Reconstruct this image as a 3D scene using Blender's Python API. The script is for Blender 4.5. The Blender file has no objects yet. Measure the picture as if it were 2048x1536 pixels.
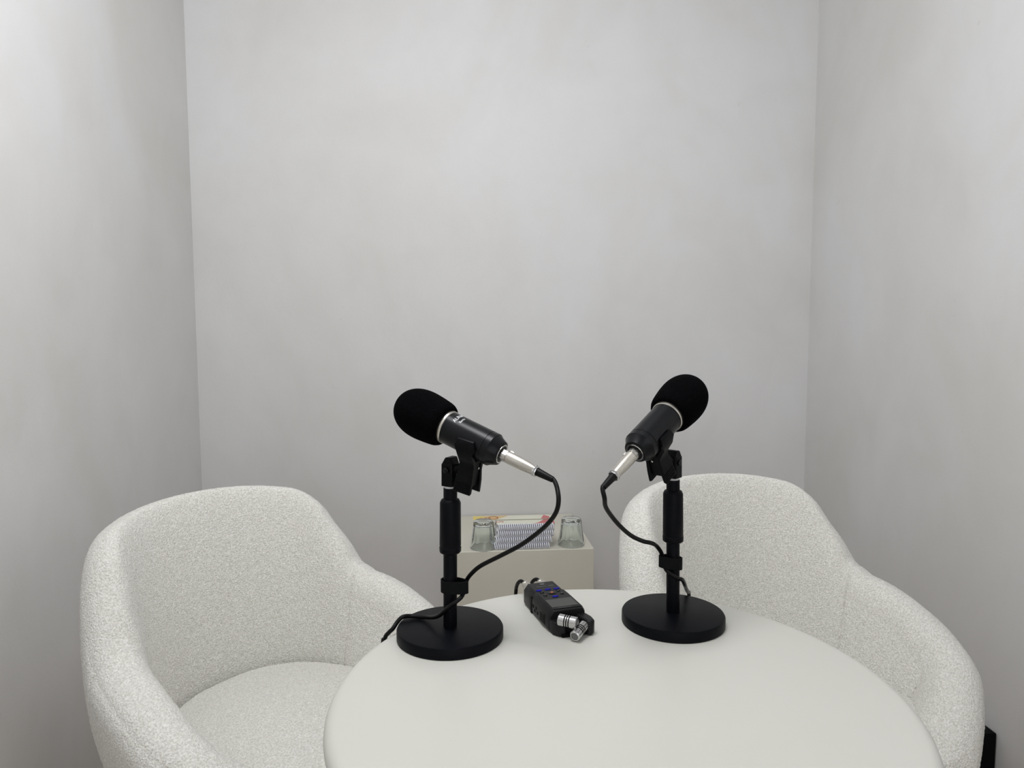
import bpy, math, random
import numpy as np
from mathutils import Vector, Matrix
random.seed(4)
PI = math.pi
C = bpy.context.scene.collection
sc = bpy.context.scene

# ---------------------------------------------------------------- materials
def mat(name, col, rough=.5, metal=0., spec=.5, sheen=0.):
    m = bpy.data.materials.new(name); m.use_nodes = True
    b = m.node_tree.nodes['Principled BSDF']
    b.inputs['Base Color'].default_value = (*col, 1)
    b.inputs['Roughness'].default_value = rough
    b.inputs['Metallic'].default_value = metal
    b.inputs['Specular IOR Level'].default_value = spec
    if sheen: b.inputs['Sheen Weight'].default_value = sheen
    return m, m.node_tree, b

def nd(t, typ, **kw):
    n = t.nodes.new(typ)
    for k, v in kw.items():
        if k in n.inputs: n.inputs[k].default_value = v
        else: setattr(n, k, v)
    return n

def noise_col(t, b, c1, c2, scale, detail=6, dist=0., stretch=(1, 1, 1), lo=.35, hi=.65):
    tc = nd(t, 'ShaderNodeTexCoord'); mp = nd(t, 'ShaderNodeMapping'); mp.inputs['Scale'].default_value = stretch
    no = nd(t, 'ShaderNodeTexNoise'); no.inputs['Scale'].default_value = scale
    no.inputs['Detail'].default_value = detail; no.inputs['Distortion'].default_value = dist
    cr = nd(t, 'ShaderNodeValToRGB')
    cr.color_ramp.elements[0].position = lo; cr.color_ramp.elements[0].color = (*c1, 1)
    cr.color_ramp.elements[1].position = hi; cr.color_ramp.elements[1].color = (*c2, 1)
    t.links.new(tc.outputs['Object'], mp.inputs[0]); t.links.new(mp.outputs[0], no.inputs['Vector'])
    t.links.new(no.outputs['Fac'], cr.inputs[0]); t.links.new(cr.outputs[0], b.inputs['Base Color'])
    return mp, no, cr

def bump(t, b, mp, specs, strength=.3, dist=.002):
    prev = None
    for kind, scale, wt in specs:
        if kind == 'noise':
            n = nd(t, 'ShaderNodeTexNoise'); n.inputs['Detail'].default_value = 3; out = n.outputs['Fac']
        else:
            n = nd(t, 'ShaderNodeTexVoronoi'); out = n.outputs['Distance']
        n.inputs['Scale'].default_value = scale
        t.links.new(mp.outputs[0], n.inputs['Vector'])
        mu = nd(t, 'ShaderNodeMath', operation='MULTIPLY'); mu.inputs[1].default_value = wt
        t.links.new(out, mu.inputs[0])
        if prev is None: prev = mu
        else:
            a = nd(t, 'ShaderNodeMath', operation='ADD')
            t.links.new(prev.outputs[0], a.inputs[0]); t.links.new(mu.outputs[0], a.inputs[1]); prev = a
    bp = nd(t, 'ShaderNodeBump'); bp.inputs['Strength'].default_value = strength; bp.inputs['Distance'].default_value = dist
    t.links.new(prev.outputs[0], bp.inputs['Height']); t.links.new(bp.outputs[0], b.inputs['Normal'])

def plaster(name, off):
    m, t, b = mat(name, (.6, .6, .6), .5, spec=.3)
    tc = nd(t, 'ShaderNodeTexCoord'); mp = nd(t, 'ShaderNodeMapping'); mp.inputs['Location'].default_value = off
    mp.inputs['Scale'].default_value = (1, 1, .75)
    t.links.new(tc.outputs['Object'], mp.inputs[0])
    n1 = nd(t, 'ShaderNodeTexNoise'); n1.inputs['Scale'].default_value = 1.5; n1.inputs['Detail'].default_value = 4; n1.inputs['Roughness'].default_value = .55; n1.inputs['Distortion'].default_value = .6
    n2 = nd(t, 'ShaderNodeTexNoise'); n2.inputs['Scale'].default_value = 6.5; n2.inputs['Detail'].default_value = 5; n2.inputs['Distortion'].default_value = .8
    for n in (n1, n2): t.links.new(mp.outputs[0], n.inputs['Vector'])
    c1 = nd(t, 'ShaderNodeValToRGB'); e = c1.color_ramp.elements
    e[0].position = .36; e[0].color = (.668, .662, .642, 1); e[1].position = .64; e[1].color = (.722, .723, .724, 1)
    t.links.new(n1.outputs['Fac'], c1.inputs[0])
    c2 = nd(t, 'ShaderNodeValToRGB'); e = c2.color_ramp.elements
    e[0].position = .3; e[0].color = (.972, .970, .965, 1); e[1].position = .6; e[1].color = (1.0, 1.0, 1.0, 1)
    t.links.new(n2.outputs['Fac'], c2.inputs[0])
    mx = nd(t, 'ShaderNodeMixRGB', blend_type='MULTIPLY'); mx.inputs[0].default_value = 1
    t.links.new(c1.outputs[0], mx.inputs[1]); t.links.new(c2.outputs[0], mx.inputs[2])
    n3 = nd(t, 'ShaderNodeTexNoise'); n3.inputs['Scale'].default_value = 34; n3.inputs['Detail'].default_value = 3; n3.inputs['Distortion'].default_value = 1.5
    t.links.new(mp.outputs[0], n3.inputs['Vector'])
    c3 = nd(t, 'ShaderNodeValToRGB'); e = c3.color_ramp.elements
    e[0].position = .73; e[0].color = (1, 1, 1, 1); e[1].position = .81; e[1].color = (.90, .895, .885, 1)
    t.links.new(n3.outputs['Fac'], c3.inputs[0])
    m2 = nd(t, 'ShaderNodeMixRGB', blend_type='MULTIPLY'); m2.inputs[0].default_value = 1
    t.links.new(mx.outputs[0], m2.inputs[1]); t.links.new(c3.outputs[0], m2.inputs[2])
    t.links.new(m2.outputs[0], b.inputs['Base Color'])
    rr = nd(t, 'ShaderNodeMapRange'); rr.inputs['To Min'].default_value = .46; rr.inputs['To Max'].default_value = .64
    t.links.new(n2.outputs['Fac'], rr.inputs['Value']); t.links.new(rr.outputs[0], b.inputs['Roughness'])
    bump(t, b, mp, [('noise', 5, .8), ('noise', 38, .16), ('noise', 300, .085)], .42, .006)
    return m

M = {}
M['wall_l'] = plaster('plaster_left', (3.1, 0, .4)); M['wall_b'] = plaster('plaster_back', (0, 0, 0)); M['wall_r'] = plaster('plaster_right', (7.7, 2, 1))
m, t, b = mat('ceiling_paint', (.62, .62, .62), .7); M['ceil'] = m; noise_col(t, b, (.74, .74, .74), (.78, .78, .78), 3)
m, t, b = mat('floor_wood', (.16, .12, .09), .5); M['floor'] = m; noise_col(t, b, (.36, .28, .21), (.44, .345, .265), 4, 6, .4, (1, 9, 1))
m, t, b = mat('table_lacquer', (.68, .68, .64), .38, spec=.4); M['table'] = m
mp, _, _ = noise_col(t, b, (.575, .572, .522), (.590, .588, .540), 3)
bump(t, b, mp, [('noise', 400, 1)], .03, .0005)
m, t, b = mat('cream_lacquer', (.60, .58, .50), .45, spec=.4); M['box'] = m
noise_col(t, b, (.63, .61, .52), (.65, .63, .545), 5)

def boucle(name):
    m, t, b = mat(name, (.72, .72, .69), .95, spec=.15, sheen=.25)
    tc = nd(t, 'ShaderNodeTexCoord'); mp = nd(t, 'ShaderNodeMapping')
    t.links.new(tc.outputs['Object'], mp.inputs[0])
    v = nd(t, 'ShaderNodeTexVoronoi'); v.inputs['Scale'].default_value = 360
    w = nd(t, 'ShaderNodeTexNoise'); w.inputs['Scale'].default_value = 60; w.inputs['Detail'].default_value = 2
    n = nd(t, 'ShaderNodeTexNoise'); n.inputs['Scale'].default_value = 300; n.inputs['Detail'].default_value = 3; n.inputs['Roughness'].default_value = .6
    for q in (v, w, n): t.links.new(mp.outputs[0], q.inputs['Vector'])
    cr = nd(t, 'ShaderNodeValToRGB'); e = cr.color_ramp.elements
    e[0].position = .34; e[0].color = (.58, .57, .515, 1); e[1].position = .66; e[1].color = (.85, .84, .79, 1)
    t.links.new(n.outputs['Fac'], cr.inputs[0])
    t.links.new(cr.outputs[0], b.inputs['Base Color'])
    mu = nd(t, 'ShaderNodeMath', operation='MULTIPLY'); mu.inputs[1].default_value = -.5
    t.links.new(v.outputs['Distance'], mu.inputs[0])
    ad = nd(t, 'ShaderNodeMath', operation='ADD'); t.links.new(mu.outputs[0], ad.inputs[0]); t.links.new(n.outputs['Fac'], ad.inputs[1])
    bp = nd(t, 'ShaderNodeBump'); bp.inputs['Strength'].default_value = .8; bp.inputs['Distance'].default_value = .0026
    t.links.new(ad.outputs[0], bp.inputs['Height']); t.links.new(bp.outputs[0], b.inputs['Normal'])
    return m
M['boucle'] = boucle('boucle_fabric')
M['chair_leg'] = mat('chair_leg_black', (.02, .02, .02), .4)[0]
m, t, b = mat('foam_black', (.0015, .0015, .0018), 1., spec=.03); M['foam'] = m
mp, _, _ = noise_col(t, b, (.001, .001, .0012), (.0025, .0025, .003), 500); bump(t, b, mp, [('noise', 900, 1)], .5, .001)
m, t, b = mat('mic_body_black', (.006, .0065, .0075), .3, spec=.2); M['micbody'] = m
noise_col(t, b, (.0028, .0032, .0042), (.0035, .0042, .0052), 300)
m, t, b = mat('powder_coat', (.006, .0065, .009), .42, spec=.085); M['coat'] = m
mp, _, _ = noise_col(t, b, (.0022, .0026, .0042), (.0032, .0036, .0052), 600); bump(t, b, mp, [('noise', 1200, 1)], .15, .0004)
m, t, b = mat('black_plastic', (.008, .0085, .01), .4, spec=.08); M['plastic'] = m; noise_col(t, b, (.0026, .003, .0036), (.0038, .0042, .0048), 200)
M['gloss'] = mat('black_gloss', (.002, .0022, .003), .25, spec=.2)[0]
M['rubber'] = mat('cable_rubber', (.0025, .0025, .0025), .38, spec=.18)[0]
M['strap'] = mat('strap_fabric', (.005, .0055, .006), .8, spec=.1)[0]
m, t, b = mat('satin_nickel', (.62, .60, .54), .3, 1); M['nickel'] = m; noise_col(t, b, (.60, .575, .52), (.66, .64, .58), 150, 3, 0, (1, 1, 1))
M['chrome'] = mat('chrome', (.55, .55, .55), .2, 1)[0]
M['washer'] = mat('washer_white', (.6, .6, .6), .4)[0]
M['ink'] = mat('white_print', (.72, .74, .74), .5)[0]
M['greyprint'] = mat('grey_print', (.13, .13, .13), .5)[0]
m, t, b = mat('recorder_shell', (.016, .016, .016), .42, spec=.22); M['shell'] = m; noise_col(t, b, (.0065, .0068, .0075), (.009, .0092, .0098), 300)
M['face'] = mat('recorder_face', (.011, .0115, .011), .45, spec=.2)[0]
M['screen'] = mat('recorder_screen', (.050, .051, .045), .35, spec=.25)[0]
M['blue'] = mat('button_blue', (.004, .004, .26), .5, spec=.15)[0]
M['orange'] = mat('orange_dot', (.45, .12, .05), .4)[0]
M['dark'] = mat('recess_dark', (.0015, .0015, .0015), .6, spec=.1)[0]
M['paper'] = mat('paper', (.80, .80, .79), .8)[0]
M['cover'] = mat('cover_cream', (.74, .74, .62), .5)[0]
M['c_yellow'] = mat('cover_yellow', (.75, .60, .16), .5)[0]
M['c_tan'] = mat('cover_tan', (.72, .52, .26), .5)[0]
M['c_red'] = mat('cover_red', (.55, .16, .17), .5)[0]
M['c_ink'] = mat('cover_ink', (.32, .10, .02), .5)[0]
M['wire'] = mat('spiral_wire', (.84, .86, .93), .45)[0]
m = bpy.data.materials.new('tumbler_glass'); m.use_nodes = True; b = m.node_tree.nodes['Principled BSDF']
b.inputs['Base Color'].default_value = (.93, .97, .95, 1); b.inputs['Roughness'].default_value = .02
b.inputs['Transmission Weight'].default_value = 1; b.inputs['IOR'].default_value = 1.5
M['glass'] = m

# ---------------------------------------------------------------- mesh helpers
class MB:
    def __init__(s): s.v = []; s.f = []; s.mi = []; s.cur = 0
    def add(s, vs, fs):
        o = len(s.v); s.v += [tuple(v) for v in vs]; s.f += [tuple(i + o for i in f) for f in fs]; s.mi += [s.cur] * len(fs); return s
    def box(s, x0, x1, y0, y1, z0, z1, T=None):
        vs = [Vector((x, y, z)) for x in (x0, x1) for y in (y0, y1) for z in (z0, z1)]
        if T is not None: vs = [T @ v for v in vs]
        return s.add(vs, [(0, 1, 3, 2), (4, 6, 7, 5), (0, 4, 5, 1), (2, 3, 7, 6), (0, 2, 6, 4), (1, 5, 7, 3)])
    def lathe(s, prof, n=48, T=None, rad=None, caps=True):
        vs = []; fs = []
        for k, (r, z) in enumerate(prof):
            for i in range(n):
                a = 2 * PI * i / n; rr = r if rad is None else r * rad(a, z)
                p = Vector((rr * math.cos(a), rr * math.sin(a), z)); vs.append(T @ p if T is not None else p)
        for k in range(len(prof) - 1):
            for i in range(n):
                j = (i + 1) % n; fs.append((k * n + i, k * n + j, (k + 1) * n + j, (k + 1) * n + i))
        if caps:
            if prof[0][0] > 1e-6: fs.append(tuple(range(n))[::-1])
            if prof[-1][0] > 1e-6: fs.append(tuple((len(prof) - 1) * n + i for i in range(n)))
        return s.add(vs, fs)
    def prism(s, poly, z0, z1, T=None):
        n = len(poly); vs = [Vector((x, y, z0)) for x, y in poly] + [Vector((x, y, z1)) for x, y in poly]
        if T is not None: vs = [T @ v for v in vs]
        fs = [tuple(range(n))[::-1], tuple(range(n, 2 * n))] + [(i, (i + 1) % n, n + (i + 1) % n, n + i) for i in range(n)]
        return s.add(vs, fs)
    def tube(s, pts, r, n=14, caps=True):
        pts = [Vector(p) for p in pts]; vs = []; fs = []; prev = None
        for i, p in enumerate(pts):
            d = (pts[min(i + 1, len(pts) - 1)] - pts[max(i - 1, 0)]).normalized()
            if prev is None:
                u = d.cross(Vector((0, 0, 1)))
                if u.length < .1: u = d.cross(Vector((1, 0, 0)))
                u.normalize()
            else: u = (prev - d * prev.dot(d)).normalized()
            prev = u; w = d.cross(u)
            rr = r[i] if isinstance(r, (list, tuple)) else r
            for k in range(n):
                a = 2 * PI * k / n; vs.append(p + (u * math.cos(a) + w * math.sin(a)) * rr)
        for i in range(len(pts) - 1):
            for k in range(n):
                j = (k + 1) % n; fs.append((i * n + k, i * n + j, (i + 1) * n + j, (i + 1) * n + k))
        if caps: fs += [tuple(range(n))[::-1], tuple((len(pts) - 1) * n + k for k in range(n))]
        return s.add(vs, fs)
    def ngon(s, pts): return s.add(pts, [tuple(range(len(pts)))])
    def build(s, name, mats, parent=None, smooth=False, bevel=0, seg=2, auto=35):
        me = bpy.data.meshes.new(name); me.from_pydata(s.v, [], s.f); me.update()
        mats = mats if isinstance(mats, (list, tuple)) else [mats]
        for q in mats: me.materials.append(q)
        if len(mats) > 1:
            for p, i in zip(me.polygons, s.mi): p.material_index = i
        import bmesh
        bm = bmesh.new(); bm.from_mesh(me); bmesh.ops.recalc_face_normals(bm, faces=bm.faces); bm.to_mesh(me); bm.free()
        if smooth:
            me.polygons.foreach_set('use_smooth', [True] * len(me.polygons))
            if auto: me.set_sharp_from_angle(angle=math.radians(auto))
        o = bpy.data.objects.new(name, me); C.objects.link(o)
        if parent is not None: o.parent = parent
        if bevel:
            bv = o.modifiers.new('bevel', 'BEVEL'); bv.width = bevel; bv.segments = seg; bv.limit_method = 'ANGLE'; bv.angle_limit = math.radians(40)
            bv.harden_normals = False
            me.polygons.foreach_set('use_smooth', [True] * len(me.polygons)); me.set_sharp_from_angle(angle=math.radians(50))
        return o

def tag(o, label, cat, group=None):
    o['label'] = label; o['category'] = cat
    if group: o['group'] = group
    return o
def thing(name, label, cat, loc=(0, 0, 0), rz=0, group=None, rot=None):
    o = bpy.data.objects.new(name, None); C.objects.link(o); o.location = loc
    o.rotation_euler = rot if rot else (0, 0, rz); o.empty_display_size = .05
    return tag(o, label, cat, group)
def struct(o): o['kind'] = 'structure'; return o
def smooth_path(pts, n=10):
    P = [Vector(p) for p in pts]; P = [P[0] * 2 - P[1]] + P + [P[-1] * 2 - P[-2]]; out = []
    for i in range(1, len(P) - 2):
        for k in range(n):
            t = k / n; a, b_, c, d = P[i - 1:i + 3]
            out.append(.5 * ((2 * b_) + (c - a) * t + (2 * a - 5 * b_ + 4 * c - d) * t * t + (3 * b_ - a - 3 * c + d) * t ** 3))
    out.append(P[-2]); return out
def frame(o, x, y, z):
    return Matrix(((x[0], y[0], z[0], o[0]), (x[1], y[1], z[1], o[1]), (x[2], y[2], z[2], o[2]), (0, 0, 0, 1)))

# ---------------------------------------------------------------- the room
YAW = math.atan(.0829)
e1 = Vector((math.cos(YAW), math.sin(YAW), 0)); nin = Vector((math.sin(YAW), -math.cos(YAW), 0))
CL = Vector((-1.135, 2.6115, 0)); W = 2.288; D = 4.3; H = 2.65; TH = .12
T = frame(CL, e1, nin, Vector((0, 0, 1)))          # room frame: x along back wall, y towards the camera
def slab(name, m, *a):
    return struct(MB().box(*a, T=T).build(name, m))
slab('wall_back', M['wall_b'], -TH, W + TH, -TH, 0, 0, H)
slab('wall_left', M['wall_l'], -TH, 0, 0, D, 0, H)
slab('wall_right', M['wall_r'], W, W + TH, 0, D, 0, H)
slab('wall_rear', M['wall_b'], -TH, W + TH, D, D + TH, 0, H)
slab('floor', M['floor'], -TH, W + TH, -TH, D + TH, -.1, 0)
slab('ceiling', M['ceil'], -TH, W + TH, -TH, D + TH, H, H + .1)

# ---------------------------------------------------------------- tub chairs
SH = dict(W=.298, D=.3761, e=.86, zb=.8047, za=.6317, s1=.2054, s2=.3966, rec=.0531, drop=.1246, rad=.0568, AL=.108, cr=.0175, tap=.034, AX=.178)
def rim_curve(n=420):
    q = SH; th = np.linspace(0, PI / 2, 300)
    x = q['W'] * np.sin(th) ** q['e']; y = q['D'] * np.cos(th) ** q['e']
    ya = np.linspace(0, -q['AX'], 150)[1:]; k = -ya / q['AL']
    x = np.concatenate([x, q['W'] - q['tap'] * np.minimum(k, 1) ** 2 - q['tap'] * .6 * np.maximum(k - 1, 0) - .165 * np.maximum(k - .75, 0) ** 1.7]); y = np.concatenate([y, ya])
    d = np.r_[0, np.cumsum(np.hypot(np.diff(x), np.diff(y)))]; L = d[-1]; L0 = float(np.interp(q['AL'], -y[300:], d[300:]))
    s = np.linspace(0, L, n // 2 + 60)
    s = np.unique(np.r_[s, L - .06 * (1 - np.cos(np.linspace(0, PI / 2, 28)))]); seam = q['s2'] - .012                              # extra samples round the back/arm seam
    s = np.unique(np.r_[s, seam + np.linspace(-.008, .008, 17)])
    x = np.interp(s, d, x); y = np.interp(s, d, y)
    u = np.clip((s - q['s1']) / (q['s2'] - q['s1']), 0, 1); S = 1 - u * u * (3 - 2 * u)
    dz = q['zb'] - q['za']
    z = q['za'] + dz * S - q['cr'] * np.minimum(s / q['s1'], 1.5) ** 2
    z = z - q['drop'] * np.maximum((s - q['s2']) / (L0 - q['s2']), 0) ** 1.6
    y = y + q['rec'] * dz * S; x = x + q['rec'] * .5 * dz * S * np.sin(np.clip(s / q['s2'], 0, 1) * PI / 2)
    X = np.r_[-x[::-1], x[1:]]; Y = np.r_[y[::-1], y[1:]]; Z = np.r_[z[::-1], z[1:]]; Sg = np.r_[-s[::-1], s[1:]]
    for _ in range(6):                                 # soften the rim line a little
        for A in (X, Y, Z): A[1:-1] = .25 * A[:-2] + .5 * A[1:-1] + .25 * A[2:]
    return X, Y, Z, Sg, L, seam, L0
def shell_mesh():
    X, Y, Z, Sg, L, seam, L0 = rim_curve()
    tx = np.gradient(X); ty = np.gradient(Y); tl = np.hypot(tx, ty); tx /= tl; ty /= tl
    nx, ny = -ty, tx                                   # outward of the U (curve runs left arm -> back -> right arm)
    if (nx * X + ny * Y).mean() < 0: nx, ny = -nx, -ny
    # smooth normals so that the section planes fan evenly
    for _ in range(30):
        nx[1:-1] = .25 * nx[:-2] + .5 * nx[1:-1] + .25 * nx[2:]; ny[1:-1] = .25 * ny[:-2] + .5 * ny[1:-1] + .25 * ny[2:]
    ln = np.hypot(nx, ny); nx /= ln; ny /= ln
    rad = SH['rad']; zb0 = .30; ZIN = .36
    dS = np.abs(Sg[:, None] - Sg[None, :])              # upper envelope of a round tube run along the rim line
    env = np.where(dS < rad, Z[None, :] + np.sqrt(np.maximum(rad ** 2 - dS ** 2, 0)), -9).max(1)
    wk = np.exp(-(dS / .014) ** 2); env = (wk * env[None, :]).sum(1) / wk.sum(1); HR = np.clip(env - Z, rad * .8, rad * 1.7)
    ni, na, no = 90, 40, 80
    verts = []; K = ni + na + no; sst = lambda v: v * v * (3 - 2 * v)
    for i in range(len(X)):
        zr = Z[i]; a = abs(Sg[i]); wb = sst(min(1., max(0., (a - .24) / .20)))
        hr = HR[i]; wa = sst(min(1., max(0., (a - .30) / .16))); wb *= .55 * (1 - sst(min(1., max(0., (a - (L0 - .06)) / .07)))); Rin = rad * .86 + .026 + .026 * wa; top = zr + hr
        e = max(0., (a - (L - .06)) / .06); sc_ = math.sqrt(max(1 - e * e, 0.)) if e > 0 else 1.
        g = -.0032 * math.exp(-((a - seam) / .0020) ** 2)
        for k in range(K):
            if k < ni + na // 2:
                if k < ni:
                    h = k / (ni - 1); z = ZIN + (zr - ZIN) * h; lip = -rad * .90 - (Rin - rad * .90) * (1 - h) ** .9
                else:
                    t = (k - ni + 1) / (na + 1) * PI; z = zr + hr * math.sin(t); lip = -rad * .90 * math.cos(t) ** .85
                dish = -Rin * max(0., (top - z) / (top - ZIN)) ** .5
                o = lip * wb + dish * (1 - wb) - g
            elif k < ni + na:
                t = (k - ni + 1) / (na + 1) * PI; z = zr + hr * math.sin(t); o = -rad * math.cos(t)
                q = -.0022 * wb * 1.8 * math.exp(-((t - .80 * PI) / .05) ** 2) + g
                o -= q * math.cos(t); z += q * math.sin(t)
            else:
                h = (k - ni - na) / (no - 1); z = zr + (zb0 - zr) * h
                o = rad - .085 * h ** 1.5 + .006 * math.sin(PI * h)
            o *= sc_; zz = z if z < .34 else .34 + (z - .34) * (1 - (1 - sc_) * .16)
            verts.append((X[i] + nx[i] * o, Y[i] + ny[i] * o, zz))
    N = len(X); idx = np.arange(N * K).reshape(N, K)
    q = np.stack([idx[:-1, :-1], idx[:-1, 1:], idx[1:, 1:], idx[1:, :-1]], -1).reshape(-1, 4)
    caps = [tuple(int(v) for v in idx[0]), tuple(int(v) for v in idx[-1][::-1])]
    # the tub's underside
    bot = [tuple(int(idx[i, K - 1]) for i in range(N))]
    faces = [tuple(int(v) for v in r) for r in q] + caps + bot
    me = bpy.data.meshes.new('tub_shell'); me.from_pydata(verts, [], faces); me.update()
    me.polygons.foreach_set('use_smooth', [True] * len(me.polygons)); me.materials.append(M['boucle'])
    return me
def seat_mesh():
    Wd = SH['W'] - SH['rad'] - .012; Dd = SH['D'] - SH['rad'] - .006; F = .165
    def outline(a):                                    # a: 0..2pi
        c, s_ = math.cos(a), math.sin(a)
        x = math.copysign(abs(c) ** .80, c) * Wd * (1 if s_ >= 0 else 1 - .16 * abs(s_) ** 1.5)
        y = abs(s_) ** .86 * Dd if s_ >= 0 else -abs(s_) ** .6 * F
        return x, y
    prof = []                                          # (scale, z)
    for k in range(46): h = k / 45; prof.append((h * .93, .452 + .020 * math.cos(h * PI / 2) ** 1.2 ))
    for k in range(1, 16): a = k / 15 * PI / 2; prof.append((.93 + .07 * math.sin(a), .452 - .035 + .035 * math.cos(a) ** 1.0))
    for k in range(1, 12): prof.append((1 - .06 * (k / 11), .417 - .10 * k / 11))
    n = 260; vs = []; fs = []
    for sc_, z in prof:
        for i in range(n):
            x, y = outline(2 * PI * i / n); vs.append((x * max(sc_, .004), y * max(sc_, .004), z))
    for k in range(len(prof) - 1):
        for i in range(n): j = (i + 1) % n; fs.append((k * n + i, k * n + j, (k + 1) * n + j, (k + 1) * n + i))
    fs.append(tuple(range(n))[::-1]); fs.append(tuple((len(prof) - 1) * n + i for i in range(n)))
    me = bpy.data.meshes.new('seat_cushion'); me.from_pydata(vs, [], fs); me.update()
    me.polygons.foreach_set('use_smooth', [True] * len(me.polygons)); me.materials.append(M['boucle'])
    return me
nub = bpy.data.textures.new('nub_noise', 'CLOUDS'); nub.noise_scale = .0045; nub.noise_depth = 1
def nubby(o):
    d = o.modifiers.new('nubs', 'DISPLACE'); d.texture = nub; d.strength = .0026; d.mid_level = .5; d.texture_coords = 'LOCAL'
tub = shell_mesh(); cush = seat_mesh()
def make_chair(loc, rz, label):
    t = thing('tub_chair', label, 'chair', loc, rz, None)
    s_ = bpy.data.objects.new('tub_shell', tub); C.objects.link(s_); s_.parent = t; nubby(s_)
    c = bpy.data.objects.new('seat_cushion', cush); C.objects.link(c); c.parent = t; nubby(c)
    for sx in (-1, 1):
        for y0, y1 in ((.19, .25), (-.12, -.17)):
            MB().tube([(sx * .16, y0, .36), (sx * .20, y1, 0)], [.016, .011]).build('leg', M['chair_leg'], t, True)
    return t
chair = make_chair((-.393, 1.3675, 0), .9611, 'cream boucle tub chair against the left wall, its seat cushion showing')
chair2 = chair.copy(); C.objects.link(chair2); chair2.location = (.6172, 1.4108, 0); chair2.rotation_euler = (0, 0, .4108)
for ch in list(chair.children):
    d = ch.copy(); C.objects.link(d); d.parent = chair2
chair2['label'] = 'cream boucle tub chair behind the table by the right wall, seat hidden'
for o in (chair, chair2): o['group'] = 'boucle tub chairs round the table'

# ---------------------------------------------------------------- round table
TZ = .74
t = thing('round_table', 'round cream lacquered table holding two microphones and the recorder', 'table', (.1406, .9448, 0))
prof = [(.002, TZ - .034), (.34, TZ - .034), (.358, TZ - .0325)]
for k in range(13): a = -PI / 2 + k / 12 * PI; prof.append((.3683 + .017 * math.cos(a), TZ - .017 + .017 * math.sin(a)))
prof += [(.35, TZ), (.2, TZ), (.002, TZ)]
MB().lathe(prof, 160).build('tabletop', M['table'], t, True, auto=60)
MB().lathe([(.035, .02), (.035, TZ - .034)], 48).build('pedestal', M['table'], t, True)
MB().lathe([(.002, 0), (.23, 0), (.235, .006), (.22, .016), (.04, .03), (.002, .03)], 96).build('foot_plate', M['table'], t, True)

# ---------------------------------------------------------------- cream box by the back wall
ub = e1; vb = Vector((nin.x, nin.y, 0))
fr = Vector((.263, 2.285, 0)); BW = .452; BD = .4355; BH = .5128
TB = frame(fr - ub * BW, ub, -vb, Vector((0, 0, 1)))     # x to the right, y towards the back wall
bx = thing('side_plinth', 'cream box plinth standing against the back wall under the notebooks', 'side table', (0, 0, 0))
MB().box(0, BW, 0, BD, 0, BH, T=TB).build('cabinet_body', M['box'], bx, bevel=.0025)

# ---------------------------------------------------------------- spiral notebooks
def notebook(k, dx, top=False):
    lab = ['white spiral-bound notebook at the bottom of the stack on the plinth', 'white spiral-bound notebook second from the bottom of the stack',
           'white spiral-bound notebook second from the top of the stack', 'topmost spiral-bound notebook with yellow, cream and red cover'][k]
    z0 = BH + .0005 + k * .0206
    base = TB @ Vector((BW / 2, 0, 0))
    # stack frame: centred on x = .006 of the picture's stack
    o = TB @ Vector((.141 + dx, .004, z0))
    n = thing('spiral_notebook', lab, 'notebook', o, YAW, 'spiral notebooks stacked on the plinth')
    w, d, hh = .186, .108, .0175
    MB().box(0, w, .0215, d, .0012, hh).build('pages', M['paper'], n, bevel=.0006)
    MB().box(-.001, w + .001, .013, d + .001, 0, .0011).build('back_cover', M['paper'], n)
    cv = MB().box(-.001, w + .001, .0125, d + .001, hh, hh + .0011)
    if top:
        z = hh + .0013; y0, y1 = .0130, d + .0005
        cv.cur = 3; cv.ngon([(w + .0005, .062, z), (w + .0005, y0, z), (w - .075, y0, z), (w - .05, y0 + .016, z), (w - .03, .062, z)])
    cv.build('cover', [M['cover'] if top else M['paper'], M['c_yellow'], M['c_tan'], M['c_red']], n)
    r = .0098; pts = []; turns = 27; pitch = (w - .006) / turns
    for i in range(turns * 14 + 1):
        a = 2 * PI * i / 14; pts.append((.003 + pitch * i / 14, .0105 + r * math.cos(a), .0098 + r * math.sin(a)))
    MB().tube(pts, .0017, 8).build('spiral_binding', M['wire'], n, True, auto=0)
    return n
for k, dx in enumerate((-.014, -.008, -.002, 0)): nb = notebook(k, dx, k == 3)
def text_mesh(body, size, depth=.0002):
    cu = bpy.data.curves.new('lettering', 'FONT'); cu.body = body; cu.size = size; cu.extrude = depth; cu.resolution_u = 4
    o = bpy.data.objects.new('tmp', cu); C.objects.link(o); bpy.context.view_layer.update()
    me = bpy.data.meshes.new_from_object(o.evaluated_get(bpy.context.evaluated_depsgraph_get()))
    C.objects.unlink(o); bpy.data.objects.remove(o); return me
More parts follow.
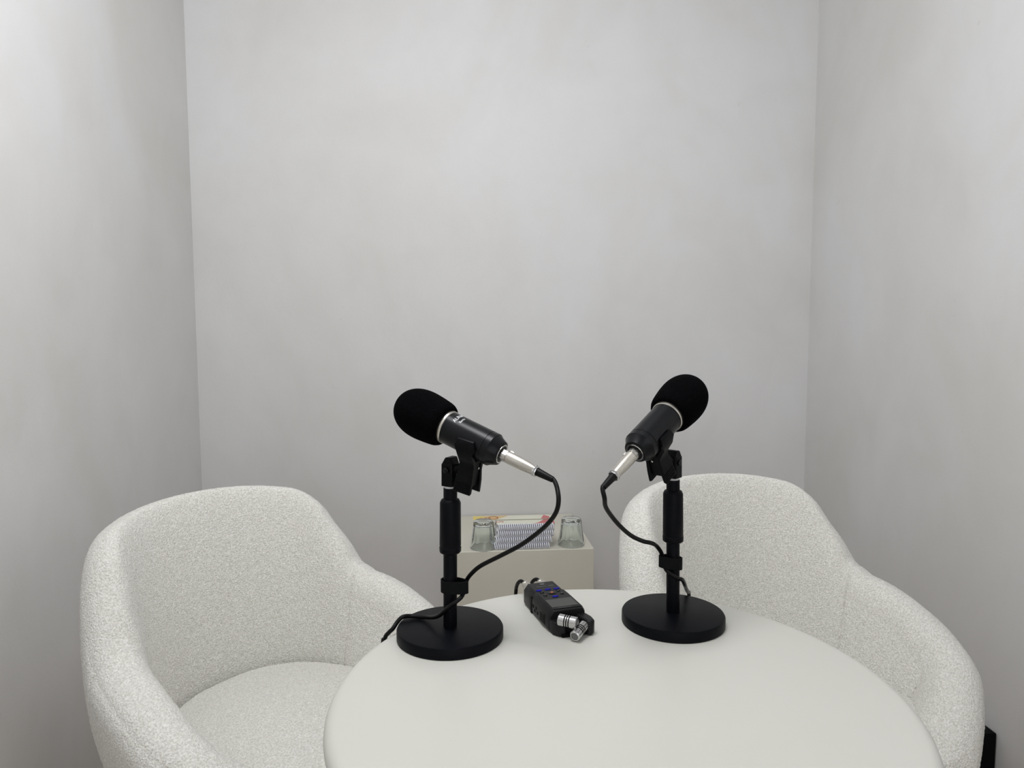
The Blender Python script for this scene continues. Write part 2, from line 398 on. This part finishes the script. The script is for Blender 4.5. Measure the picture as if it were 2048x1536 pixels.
# printed leaflet on the stack, sticking out behind the left tumbler
lo = TB @ Vector((.066, .0665, BH + .0005 + 4 * .0206 + .0004))
lf = thing('leaflet', 'yellow and cream printed leaflet lying on top of the notebook stack', 'leaflet', lo, YAW)
lw, ld = .252, .046
g = MB().box(0, lw, 0, ld, -.0006, .0004)
g.cur = 1; g.ngon([(0, ld, .0006), (.040, ld, .0006), (.024, 0, .0006), (0, 0, .0006)])
g.cur = 2; g.ngon([(.040, ld, .0006), (.118, ld, .0006), (.075, 0, .0006), (.024, 0, .0006)])
g.cur = 3; g.ngon([(lw - .016, ld, .0006), (lw, ld - .02, .0006), (lw, 0, .0006), (lw - .030, 0, .0006)])
g.build('leaflet_sheet', [M['cover'], M['c_yellow'], M['c_tan'], M['c_red']], lf)
for ch, x, y, s_ in (('R', .047, .004, .040), ('O', .083, .002, .048)):
    me = text_mesh(ch, s_); me.materials.append(M['c_ink'])
    o = bpy.data.objects.new('lettering', me); C.objects.link(o); o.parent = lf
    o.location = (x, y, .0009); o.rotation_euler = (0, 0, PI / 2)
me = text_mesh('S', .036); me.materials.append(M['c_red'])
o = bpy.data.objects.new('cover_lettering', me); C.objects.link(o); o.parent = nb; o.location = (.022, .036, .0190); o.rotation_euler = (0, 0, PI / 2)

# ---------------------------------------------------------------- upturned glass tumblers
def tumbler(loc, label):
    hgt = .089; Ro = .0435; Rt = .0325
    def out(z): return Ro + (Rt - Ro) * (z / hgt) ** 1.15
    def flute(a, z):
        k = min(1, max(0, (z - .014) / .02)) * min(1, max(0, (hgt - .004 - z) / .012 + .3))
        return 1 - .060 * k * abs(math.sin(a * 4.5)) ** .8
    pf = [(out(0) - .0018, 0), (out(0) - .0004, .0008), (out(0), .002)]
    for i in range(1, 15): z = .002 + (hgt - .008) * i / 14; pf.append((out(z), z))
    pf += [(Rt - .0012, hgt - .0025), (Rt - .004, hgt - .0005), (Rt - .008, hgt), (.010, hgt - .0015), (0.0001, hgt - .0018)]
    g = MB(); n = 108
    outer = pf; inner = [(out(0) - .0018, 0)] + [(out(z) - .0028 - .0012 * z / hgt, z) for z in [(.002 + (hgt - .017) * i / 12) for i in range(13)]] + [(Rt - .0085, hgt - .0115), (.0001, hgt - .0095)]
    g.lathe(outer, n, rad=flute, caps=False); g.lathe(inner, n, rad=lambda a, z: 1., caps=False)
    o = g.build('glass_tumbler', M['glass'], None, True, auto=0)
    import bmesh
    bm = bmesh.new(); bm.from_mesh(o.data); bmesh.ops.remove_doubles(bm, verts=bm.verts, dist=.00005); bmesh.ops.recalc_face_normals(bm, faces=bm.faces); bm.to_mesh(o.data); bm.free()
    o.location = loc; return tag(o, label, 'glass', 'upturned tumblers on the plinth')
tumbler((-.0935, 2.2960, BH + .0005), 'upturned fluted glass tumbler standing left of the notebook stack')
tumbler((.1925, 2.3250, BH + .0005), 'upturned fluted glass tumbler standing right of the notebook stack')

# ---------------------------------------------------------------- black box at the foot of the right wall
p = Vector((1.228, 1.760, 0)); TK = frame(p, -nin, -e1, Vector((0, 0, 1)))
MBx = MB().box(0, .42, 0, .045, 0, .195, T=TK)
kb = MBx.build('wall_box', M['dark'], None, bevel=.002); tag(kb, 'flat black box at the foot of the right wall beside the chair', 'box')

# ---------------------------------------------------------------- microphones, stands, cables
def s12(v): return v * 1.2
def make_mic(ring, a, phi_text, label_mic, label_stand, base_xy, tie, cable_pts, names, ctilt=0., lean=0.):
    a = Vector(a).normalized(); n = Vector((a.y, -a.x, 0)).normalized()
    if n.y > 0: n = -n                                  # sideways, towards the viewer
    w = a.cross(n)
    if w.z < 0: w = -w
    ring = Vector(ring)
    T = frame(ring, n, w if n.cross(w).dot(a) > 0 else w, a)
    if n.cross(w).dot(a) < 0: T = frame(ring, n, -w, a)
    Rb = .0256; inv = T.inverted()
    # --- microphone
    mic = thing('microphone', label_mic, 'microphone', ring)
    def L(b, *args, **k):
        return b.build(*args, **k)
    off = Matrix.Translation(-ring)
    TT = off @ T
    MB().lathe([(Rb - .002, -.004), (Rb, 0), (Rb, .0725), (Rb - .0006, .0728), (Rb - .0006, .0738), (Rb, .0741), (Rb, .083), (Rb - .0025, .086), (.0185, .0965), (.0165, .0972), (.0155, .0965), (.0145, .0965)], 72, TT).build('mic_body', M['micbody'], mic, True, auto=25)
    MB().lathe([(Rb + .0002, -.0078), (Rb + .0012, -.0072), (Rb + .0012, -.0008), (Rb + .0002, 0), (Rb - .003, 0)], 72, TT).build('trim_ring', M['nickel'], mic, True, auto=25)['label'] = 'brushed silver ring'
    pf = []
    R1 = .0392; c = -.050; af = .0505
    for k in range(30): th = k / 29 * PI / 2; pf.append((R1 * math.sin(th) ** .86, c - af * math.cos(th) ** .93))
    for k in range(1, 20):
        h = k / 19; pf.append((R1 - .0032 * h ** 1.6, c + (.034) * h))
    pf += [(.0350, -.0120), (.0330, -.0080), (.0300, -.0050), (.0272, -.0060)]
    pf[0] = (.0001, pf[0][1])
    MB().lathe(pf, 96, TT).build('foam_windscreen', M['foam'], mic, True, auto=80)['label'] = 'black foam windscreen'
    MB().lathe([(.0150, .0955), (.0150, .0985), (.0130, .0985), (.0125, .0962)], 48, TT).build('socket_ring', M['chrome'], mic, True)
    # printed lettering wrapped round the body
    for body, size, s0, dphi in (('AUNA', .0088, .0165, 0.), ('Berlin', .0055, .0245, .12)):
        me = text_mesh(body, size, .00012); me.materials.append(M['ink'])
        for v in me.vertices:
            ph = phi_text + dphi + v.co.x / Rb; s_ = s0 - v.co.y * 1.0; rr = Rb + .00012 + v.co.z
            v.co = TT @ Vector((rr * math.cos(ph), rr * math.sin(ph) * (1 if n.cross(w).dot(a) > 0 else -1), s_))
        o = bpy.data.objects.new('lettering', me); C.objects.link(o); o.parent = mic; o['label'] = 'white printed name on the body'
    # --- cable with its plug
    cab = thing('microphone_cable', names[0], 'cable', ring)
    MB().lathe([(.0085, .0965), (.0090, .099), (.0090, .1075), (.0080, .1080), (.0080, .1092), (.0094, .1096), (.0094, .120), (.0090, .135), (.0078, .150), (.0072, .1545)], 48, TT).build('plug_barrel', M['nickel'], cab, True, auto=30)['label'] = 'satin nickel plug barrel'
    MB().lathe([(.0090, .0985), (.0094, .0990), (.0094, .1076), (.0088, .1079)], 8, TT @ Matrix.Rotation(.3, 4, 'Z')).build('plug_collar', M['chrome'], cab)
    MB().lathe([(.0070, .1540), (.0084, .1548), (.0087, .1572), (.0076, .1580), (.0084, .1588), (.0078, .1602), (.005, .1602)], 40, TT, rad=lambda q, z: 1 + .05 * math.cos(8 * q)).build('plug_nut', M['chrome'], cab, True)
    MB().box(-.0020, .0020, .0085, .0118, .107, .113, T=TT @ Matrix.Rotation(names[2], 4, 'Z')).build('latch_button', M['nickel'], cab, bevel=.0006)
    MB().lathe([(.0062, .1590), (.0062, .1610), (.0045, .1870), (.0030, .1875)], 32, TT).build('strain_relief', M['rubber'], cab, True)
    end = T @ Vector((0, 0, .180)); e2 = T @ Vector((0, 0, .1885))
    pts = smooth_path([end, e2] + cable_pts, 8)
    pts = [off @ p_ for p_ in pts]
    MB().tube(pts, .0034, 16).build('cord', M['rubber'], cab, True, auto=0)
    # --- stand
    bxy = Vector((base_xy[0], base_xy[1], TZ)); st = thing('microphone_stand', label_stand, 'microphone stand', bxy)
    so = Matrix.Translation(-bxy)
    MB().lathe([(.001, 0), (.0825, 0), (.084, .0012), (.084, .0150), (.0826, .0175), (.081, .0181), (.001, .0181)], 120).build('base', M['coat'], st, True, auto=30)
    MB().lathe([(.0108, .018), (.0108, .155)], 40).build('pole', M['coat'], st, True)
    z0, z1 = .1365, .2225                               # clutch sleeve
    MB().lathe([(.0108, z0), (.0150, z0), (.0170, z0 + .002), (.0173, z0 + .0095), (.0165, z0 + .0100), (.0165, z0 + .0115), (.0169, z0 + .012), (.0164, z1 - .006), (.0140, z1 - .001), (.0115, z1 + .0002)], 14).build('height_clutch', M['coat'], st, bevel=.0008)
    MB().lathe([(.0108, z1 - .002), (.0108, .2395)], 40).build('neck', M['coat'], st, True)
    MB().lathe([(.0092, .2395), (.0096, .2400), (.0096, .2425), (.0092, .2430)], 32).build('thread_washer', M['washer'], st, True)['label'] = 'pale washer under the clip'
    ah = Vector((a.x, a.y, 0)).normalized()
    TS = frame(Vector((0, 0, 0)), ah, Vector((0, 0, 1)).cross(ah), Vector((0, 0, 1)))
    sw = MB(); sw.prism([(-.0100, -.011), (.0085, -.011), (.0105, -.008), (.0105, .008), (.0085, .011), (-.0100, .011)], .2430, .279, T=TS)
    sw.prism([(-.0105, .277), (.0105, .277), (.0060, .2885), (-.0035, .2885)], -.0105, .0105, T=TS @ Matrix(((1, 0, 0, 0), (0, 0, 1, 0), (0, 1, 0, 0), (0, 0, 0, 1))))
    swo = sw.build('swivel_block', M['plastic'], st, bevel=.0015)
    sgn = 1 if (TS.to_3x3() @ Vector((0, 1, 0))).y < 0 else -1
    MB().lathe([(.0001, -.0142), (.0035, -.0142), (.0045, -.013), (.0045, .0142), (.003, .0152), (.0001, .0152)], 20, T=TS @ Matrix.Translation((0, 0, .2690)) @ Matrix.Rotation(PI / 2, 4, 'X')).build('swivel_screw', M['gloss'], st, True)
    for ch_ in st.children:
        if ch_.name.split('.')[0] != 'base':
            for v in ch_.data.vertices: v.co.x += lean * (v.co.z - .018)
    # clip: a clothes-peg of two shaped jaws, below the body
    cr_ = Matrix.Rotation(ctilt, 3, n); ca = cr_ @ a; cw = cr_ @ w
    TC = so @ frame(ring + a * (.051 if not ctilt else .049), n, cw, ca)
    def jaw(sg):
        pr_out = [(.0270, .006), (.0296, .004), (.0304, -.006), (.0276, -.018), (.0190, -.029), (.0140, -.036), (.0135, -.044), (.0150, -.060), (.0168, -.0800), (.0150, -.0815)]
        pr_in = [(.0105, -.079), (.0095, -.062), (.0085, -.048), (.0080, -.036), (.0125, -.0260), (.0225, -.0170), (.0270, -.007)]
        poly = pr_out + pr_in
        g = MB(); nseg = len(poly)
        ws = []
        for (x, y) in poly:                              # width along the body: wide jaw, narrow neck, wide grip
            ws.append(.0140 if y > 0 else (.0180 if y > -.016 else (.0130 if y > -.052 else .0148)))
        vs = [Vector((sg * x, y, -q)) for (x, y), q in zip(poly, ws)] + [Vector((sg * x, y, q)) for (x, y), q in zip(poly, ws)]
        k = len(poly); fs = []
        m_ = len(pr_out)
        # quads between outer and inner runs on both cheeks
        for i in range(k): fs.append((i, (i + 1) % k, k + (i + 1) % k, k + i))
        ii = 0; jj = k - 1; L1 = []
        while ii < m_ - 1 or jj > m_:
            if ii < m_ - 1 and (jj <= m_ or poly[ii + 1][1] >= poly[jj - 1][1]): L1.append((ii, ii + 1, jj)); ii += 1
            else: L1.append((ii, jj - 1, jj)); jj -= 1
        fs += L1 + [tuple(q + k for q in f) for f in L1]
        g.add([TC @ v for v in vs], fs)
        o = g.build('clip_jaw', M['plastic'], st, bevel=.0006)
        rb = MB()
        for i in range(5):
            y = -.0660 - i * .0030; x = .0150 + (-.060 - y) * .09
            rb.box(x - .0004, x + .0009, y - .0008, y + .0008, -.0122, .0122, T=TC @ Matrix.Scale(sg, 4, (1, 0, 0)))
        rb.build('grip_rib', M['plastic'], o)
    jaw(1); jaw(-1)
    MB().box(-.0092, .0092, -.070, -.029, -.0110, .0110, T=TC).build('clip_hinge', M['plastic'], st, bevel=.001)
    MB().tube([TC @ Vector((0, -.040, -.0145)), TC @ Vector((0, -.040, .0145))], .0018, 12).build('hinge_pin', M['chrome'], st, True)['label'] = 'small silver hinge pin'
    p0 = TC @ Vector((0, -.046, -.012)); p1 = TS @ Vector((0, 0, .268)) + Vector((lean * .25, 0, 0))
    MB().tube([p0 + (p0 - p1) * .0, p1], .0075, 12).build('clip_arm', M['plastic'], st, True)
    # --- hook and loop strap
    c0, h0, dirx, tilt_, wx = tie
    g = MB(); vs = []; nn = 40; rp = .0128; off_ = dirx
    for z_ in (0, 1):
        for lay in (0, 1):
            for i in range(nn):
                an = 2 * PI * i / nn; rr = rp + (.0022 if lay else 0)
                # capsule outline round pole and cord
                x = math.cos(an) * rr; y = math.sin(an) * rr
                if x * wx > 0: x *= 2.05 if wx > 0 else 1.75; y *= .86
                vs.append((x, y, h0 * z_ + tilt_ * x))
    def id_(z_, lay, i): return (z_ * 2 + lay) * nn + i % nn
    fs = []
    for i in range(nn):
        fs += [(id_(0, 1, i), id_(0, 1, i + 1), id_(1, 1, i + 1), id_(1, 1, i)), (id_(0, 0, i), id_(1, 0, i), id_(1, 0, i + 1), id_(0, 0, i + 1)),
               (id_(0, 0, i), id_(0, 0, i + 1), id_(0, 1, i + 1), id_(0, 1, i)), (id_(1, 0, i), id_(1, 1, i), id_(1, 1, i + 1), id_(1, 0, i + 1))]
    g.add(vs, fs); o = g.build('cable_tie', M['strap'], None, True, auto=40); o.location = (base_xy[0], base_xy[1], c0); o.rotation_euler = (0, 0, dirx)
    tag(o, names[1], 'cable tie', 'cable ties on the stands'); o.location.x += lean * .07
    return mic

make_mic((-.0970, 1.1112, 1.0736), (.826, -.435, -.339), .80,
         'black microphone on the left stand, head pointing up to the left',
         'black desk microphone stand near the left edge of the table', (-.0987, 1.1112),
         (.8145, .0190, -.35, 0., 1),
         [(.0640, 1.020, 1.000), (.0655, 1.008, .985), (.0625, 1.010, .968), (.0530, 1.02, .9500), (.0368, 1.04, .9282), (.0114, 1.06, .9033), (-.0188, 1.075, .8824), (-.0482, 1.090, .8625), (-.0630, 1.102, .8465), (-.0715, 1.1095, .8330), (-.0750, 1.1095, .8200), (-.0785, 1.1000, .8110), (-.0850, 1.0940, .8060), (-.0970, 1.0925, .7975), (-.1175, 1.103, .7770),
          (-.1411, 1.1331, .7630), (-.1621, 1.1393, .7622), (-.1765, 1.1333, .7635), (-.1850, 1.1280, .7570), (-.1910, 1.1200, .7495), (-.1970, 1.1185, .7440), (-.2040, 1.1200, .7330), (-.2080, 1.1240, .70), (-.2050, 1.1300, .45), (-.15, 1.25, .20), (.0, 1.32, .10)],
         ('black cable from the left microphone, draped over its stand base', 'black cable tie round the left stand pole', 2.2), .15, .0105)
make_mic((.2460, 1.1460, 1.0844), (-.616, -.639, -.459), 2.55,
         'black microphone on the right stand, head pointing up to the right',
         'black desk microphone stand at the right, in front of the chair', (.2659, 1.1662),
         (.8325, .0190, .35, -.15, -1),
         [(.1320, 1.020, .985), (.1355, 1.035, .9690), (.1460, 1.055, .9507), (.1621, 1.07, .9298), (.1822, 1.09, .9093), (.2036, 1.11, .8945), (.2190, 1.12, .8882), (.2320, 1.145, .8760), (.2430, 1.1590, .8610), (.2480, 1.1600, .8450), (.2510, 1.1560, .8330), (.2590, 1.1490, .8270), (.2690, 1.1500, .8200), (.2790, 1.160, .8140), (.2916, 1.195, .7930), (.3000, 1.225, .7790), (.3080, 1.248, .7640), (.3170, 1.275, .7500), (.3230, 1.292, .7420), (.3240, 1.296, .7200), (.3120, 1.272, .7010), (.28, 1.21, .6975), (.20, 1.05, .697), (.188, .98, .66), (.186, .97, .3), (.186, .97, .04)],
         ('black cable from the right microphone, tied to the right stand', 'black cable tie round the right stand pole', 1.25), 0., -.015)

# ---------------------------------------------------------------- handheld recorder
F = Vector((.315, -.949, 0)).normalized(); Rr = Vector((-F.y, F.x, 0))
ro = Vector((.0195, 1.2440, TZ)); TR = frame(Vector((0, 0, 0)), F, Rr, Vector((0, 0, 1)))
rec = thing('audio_recorder', 'black handheld audio recorder lying on the table between the stands', 'audio recorder', ro)
hh = .036
def hull(secs, name, m, **k):                         # secs: (a, list of (b,z)) lofted sections
    g = MB(); vs = []; fs = []; n = len(secs[0][1])
    for a_, s_ in secs: vs += [TR @ Vector((a_, b_, z_)) for b_, z_ in s_]
    for i in range(len(secs) - 1):
        for j in range(n): q = (j + 1) % n; fs.append((i * n + j, i * n + q, (i + 1) * n + q, (i + 1) * n + j))
    fs += [tuple(range(n))[::-1], tuple((len(secs) - 1) * n + j for j in range(n))]
    g.add(vs, fs); return g.build(name, m, rec, **k)
def sec(b0, b1, z0, z1, ch=.007, cr=.004, bo=.004):
    return [(b0 + bo, z0), (b1 - bo, z0), (b1, z0 + bo), (b1, z1 - ch), (b1 - cr, z1), (b0 + ch, z1), (b0, z1 - ch - .002), (b0, z0 + bo)]
hull([(0, sec(.0005, .0580, 0, hh - .001)), (.003, sec(0, .0590, 0, hh)), (.038, sec(0, .0595, 0, hh)), (.042, sec(.0008, .0588, 0, hh)),
      (.0445, sec(-.0005, .0620, 0, hh)), (.060, sec(-.0010, .0630, 0, hh)), (.120, sec(-.0010, .0630, 0, hh)), (.1255, sec(.0005, .0615, 0, hh - .0015))], 'recorder_body', M['shell'], bevel=.0012)
# face panel
g = MB(); g.prism([(.002, .007), (.002, .0535), (.122, .0570), (.122, .0075)], hh, hh + .0006, T=TR); g.build('face_panel', M['face'], rec)
g = MB(); g.box(.0835, .1165, .0085, .0545, hh + .0004, hh + .0011, T=TR); g.build('display_screen', M['screen'], rec)['label'] = 'grey display screen'
def button(a_, b_, ra, rb, m, h=.0016, name='button'):
    g = MB(); g.lathe([(1, 0), (1, .7), (.8, 1), (.001, 1)], 28, T=TR @ Matrix.Translation((a_, b_, hh + .0004)) @ Matrix.Diagonal((ra, rb, h, 1))); return g.build(name, m, rec, True)
for a_, b_ in ((.0394, .0144), (.0387, .0305), (.0392, .0468), (.0725, .0313)):
    button(a_, b_, .0030, .0055, M['blue'])['label'] = 'blue oval button'
for a_, b_ in ((.0488, .0164), (.0497, .0461), (.0629, .0473), (.0625, .0172)): button(a_, b_, .0028, .0032, M['gloss'])
button(.0556, .0318, .0062, .0080, M['gloss'], .0012, 'control_dial'); button(.0556, .0318, .0020, .0026, M['orange'], .0022, 'record_mark')['label'] = 'orange dot in the dial'
button(.0105, .0310, .0028, .0045, M['greyprint'], .0005, 'printed_mark')
for n_, a0_, a1_, b0_, st_, w_ in ((11, .0208, .0222, .0170, .0017, .0012), (5, .0200, .0232, .0390, .0018, .0010), (13, .1188, .1200, .0170, .0019, .0013)):
    g = MB()
    for i in range(n_): g.box(a0_, a1_, b0_ + i * st_, b0_ + i * st_ + w_, hh + .0006, hh + .0008, T=TR)
    g.build('printed_lettering', M['greyprint'], rec)
# side details
g = MB(); g.box(.0860, .1080, -.0022, .0002, .006, .024, T=TR); g.build('side_frame', M['shell'], rec, bevel=.0008)
g = MB(); g.box(.0880, .1060, -.0026, -.0018, .008, .022, T=TR); g.build('port_cover', M['dark'], rec)
for a_, z_ in ((.052, .016), (.060, .011), (.0665, .018), (.073, .012)):
    g = MB(); g.box(a_ - .0025, a_ + .0025, -.0016, -.0005, z_ - .002, z_ + .003, T=TR); g.build('side_socket', M['dark'], rec)
g = MB(); g.box(.038, .0440, -.0012, .0005, .001, .029, T=TR); g.build('side_groove', M['dark'], rec)
# arms round the capsules
g = MB(); g.prism([(.120, .0005), (.120, .0230), (.1385, .0230), (.1490, .0190), (.1470, .0085), (.1360, .0015)], 0, .0215, T=TR); g.build('left_guard', M['shell'], rec, bevel=.0025, seg=3)
g = MB(); g.prism([(.122, .0460), (.122, .0640), (.140, .0675), (.1535, .0665), (.1590, .0600), (.1570, .0520), (.1400, .0500)], .001, .0250, T=TR); g.build('right_guard', M['shell'], rec, bevel=.0035, seg=3)
g = MB(); g.prism([(.120, .012), (.120, .060), (.150, .060), (.1510, .012)], 0, .0050, T=TR); g.build('front_tray', M['dark'], rec, bevel=.001)
def capsule(p0, p1, r):
    p0, p1 = Vector(p0), Vector(p1); d = (p1 - p0); L_ = d.length; d.normalize(); q = d.to_track_quat('Z', 'Y').to_matrix().to_4x4(); q.translation = p0 - ro
    k = L_; g = MB(); g.cur = 0
    g.lathe([(.0001, 0), (r - .001, 0), (r, .001), (r, .34 * k)], 40, T=q)
    for i in range(3):
        z = .34 * k + i * .12 * k
        g.cur = 1; g.lathe([(r, z), (r - .0016, z + .0002), (r - .0016, z + .055 * k), (r, z + .055 * k + .0002)], 40, T=q, caps=False)
        g.cur = 0; g.lathe([(r, z + .055 * k + .0002), (r, z + .12 * k)], 40, T=q, caps=False)
    g.lathe([(r, .70 * k), (r, k - .0012), (r - .0012, k), (r * .72, k), (r * .70, k - .0012), (.0001, k - .0012)], 40, T=q, caps=False)
    o = g.build('capsule', [M['chrome'], M['dark']], rec, True, auto=25); o['label'] = 'silver slotted microphone capsule'
    MB().lathe([(r * .70, k - .0010), (.0001, k - .0009)], 30, T=q).build('grille', M['greyprint'], o)
capsule((.0735, 1.1135, .7665), (.1010, 1.1010, .7655), .0096)
capsule((.1135, 1.1165, .7560), (.0960, 1.0880, .7500), .0085)

# plugs and cords behind the recorder
def rear_lead(b_, label, cord):
    c = thing('audio_lead', label, 'cable', ro)
    q = TR @ Matrix.Translation((-.0005, b_, .0215)) @ Matrix.Rotation(-PI / 2, 4, 'Y')
    MB().lathe([(.009, 0), (.0094, .002), (.0094, .016), (.0085, .020), (.0078, .028), (.0086, .0285), (.0086, .031), (.006, .032)], 36, T=q).build('plug_barrel', M['nickel'], c, True, auto=30)['label'] = 'silver plug barrel'
    s0 = TR @ Vector((-.030, b_, .0215)); pts = [s0] + [Vector(p_) - ro for p_ in cord]
    MB().tube(smooth_path(pts, 8), .0034, 14).build('cord', M['rubber'], c, True, auto=0)
rear_lead(.0150, 'black lead with silver plug at the left rear of the recorder', [(.0165, 1.289, .7655), (.0110, 1.297, .7600), (.0078, 1.306, .7500), (.0065, 1.3150, .7380), (.004, 1.3200, .70), (-.01, 1.30, .5), (.01, 1.26, .12)])
rear_lead(.0440, 'black lead with silver plug at the right rear of the recorder', [(.0450, 1.294, .7670), (.0385, 1.301, .7620), (.0340, 1.308, .7520), (.0320, 1.320, .7430), (.0300, 1.3300, .70), (.02, 1.31, .5), (.05, 1.28, .12)])

# ---------------------------------------------------------------- light and camera
def area(name, loc, rot, size, power, col, sy=None):
    l = bpy.data.lights.new(name, 'AREA'); l.energy = power; l.color = col; l.size = size
    if sy: l.shape = 'RECTANGLE'; l.size_y = sy
    o = bpy.data.objects.new(name, l); C.objects.link(o); o.location = loc; o.rotation_euler = rot; return o
l = bpy.data.lights.new('globe_lamp', 'POINT'); l.energy = 42; l.shadow_soft_size = .25; l.color = (.972, .976, 1.0)
o = bpy.data.objects.new('globe_lamp', l); C.objects.link(o); o.location = (-.14, .92, 2.27)
pr_ = T @ Vector((W / 2, D - .03, 1.25))             # soft fill light added before the rear wall to lift the lower walls
area('rear_fill', pr_, (PI / 2, 0, YAW), 1.5, 12, (.93, .96, 1), 2.2)
wd = bpy.data.worlds.new('world'); sc.world = wd; wd.use_nodes = True
wd.node_tree.nodes['Background'].inputs[0].default_value = (.5, .5, .5, 1); wd.node_tree.nodes['Background'].inputs[1].default_value = .2

cam = bpy.data.cameras.new('camera'); co = bpy.data.objects.new('camera', cam); C.objects.link(co); sc.camera = co
cam.sensor_width = 36; cam.lens = 36 * 1449.35 / 2048; cam.clip_start = .02
co.matrix_world = Matrix.Translation((0, 0, 1.2328)) @ Matrix.Rotation(PI / 2 - .08209, 4, 'X') @ Matrix.Rotation(-.00235, 4, 'Z')
vs_ = sc.view_settings; vs_.view_transform = 'Standard'; vs_.look = 'None'; vs_.gamma = 1; vs_.exposure = 0; vs_.use_curve_mapping = False
sc.cycles.max_bounces = 10; sc.cycles.transmission_bounces = 8; sc.cycles.use_denoising = True
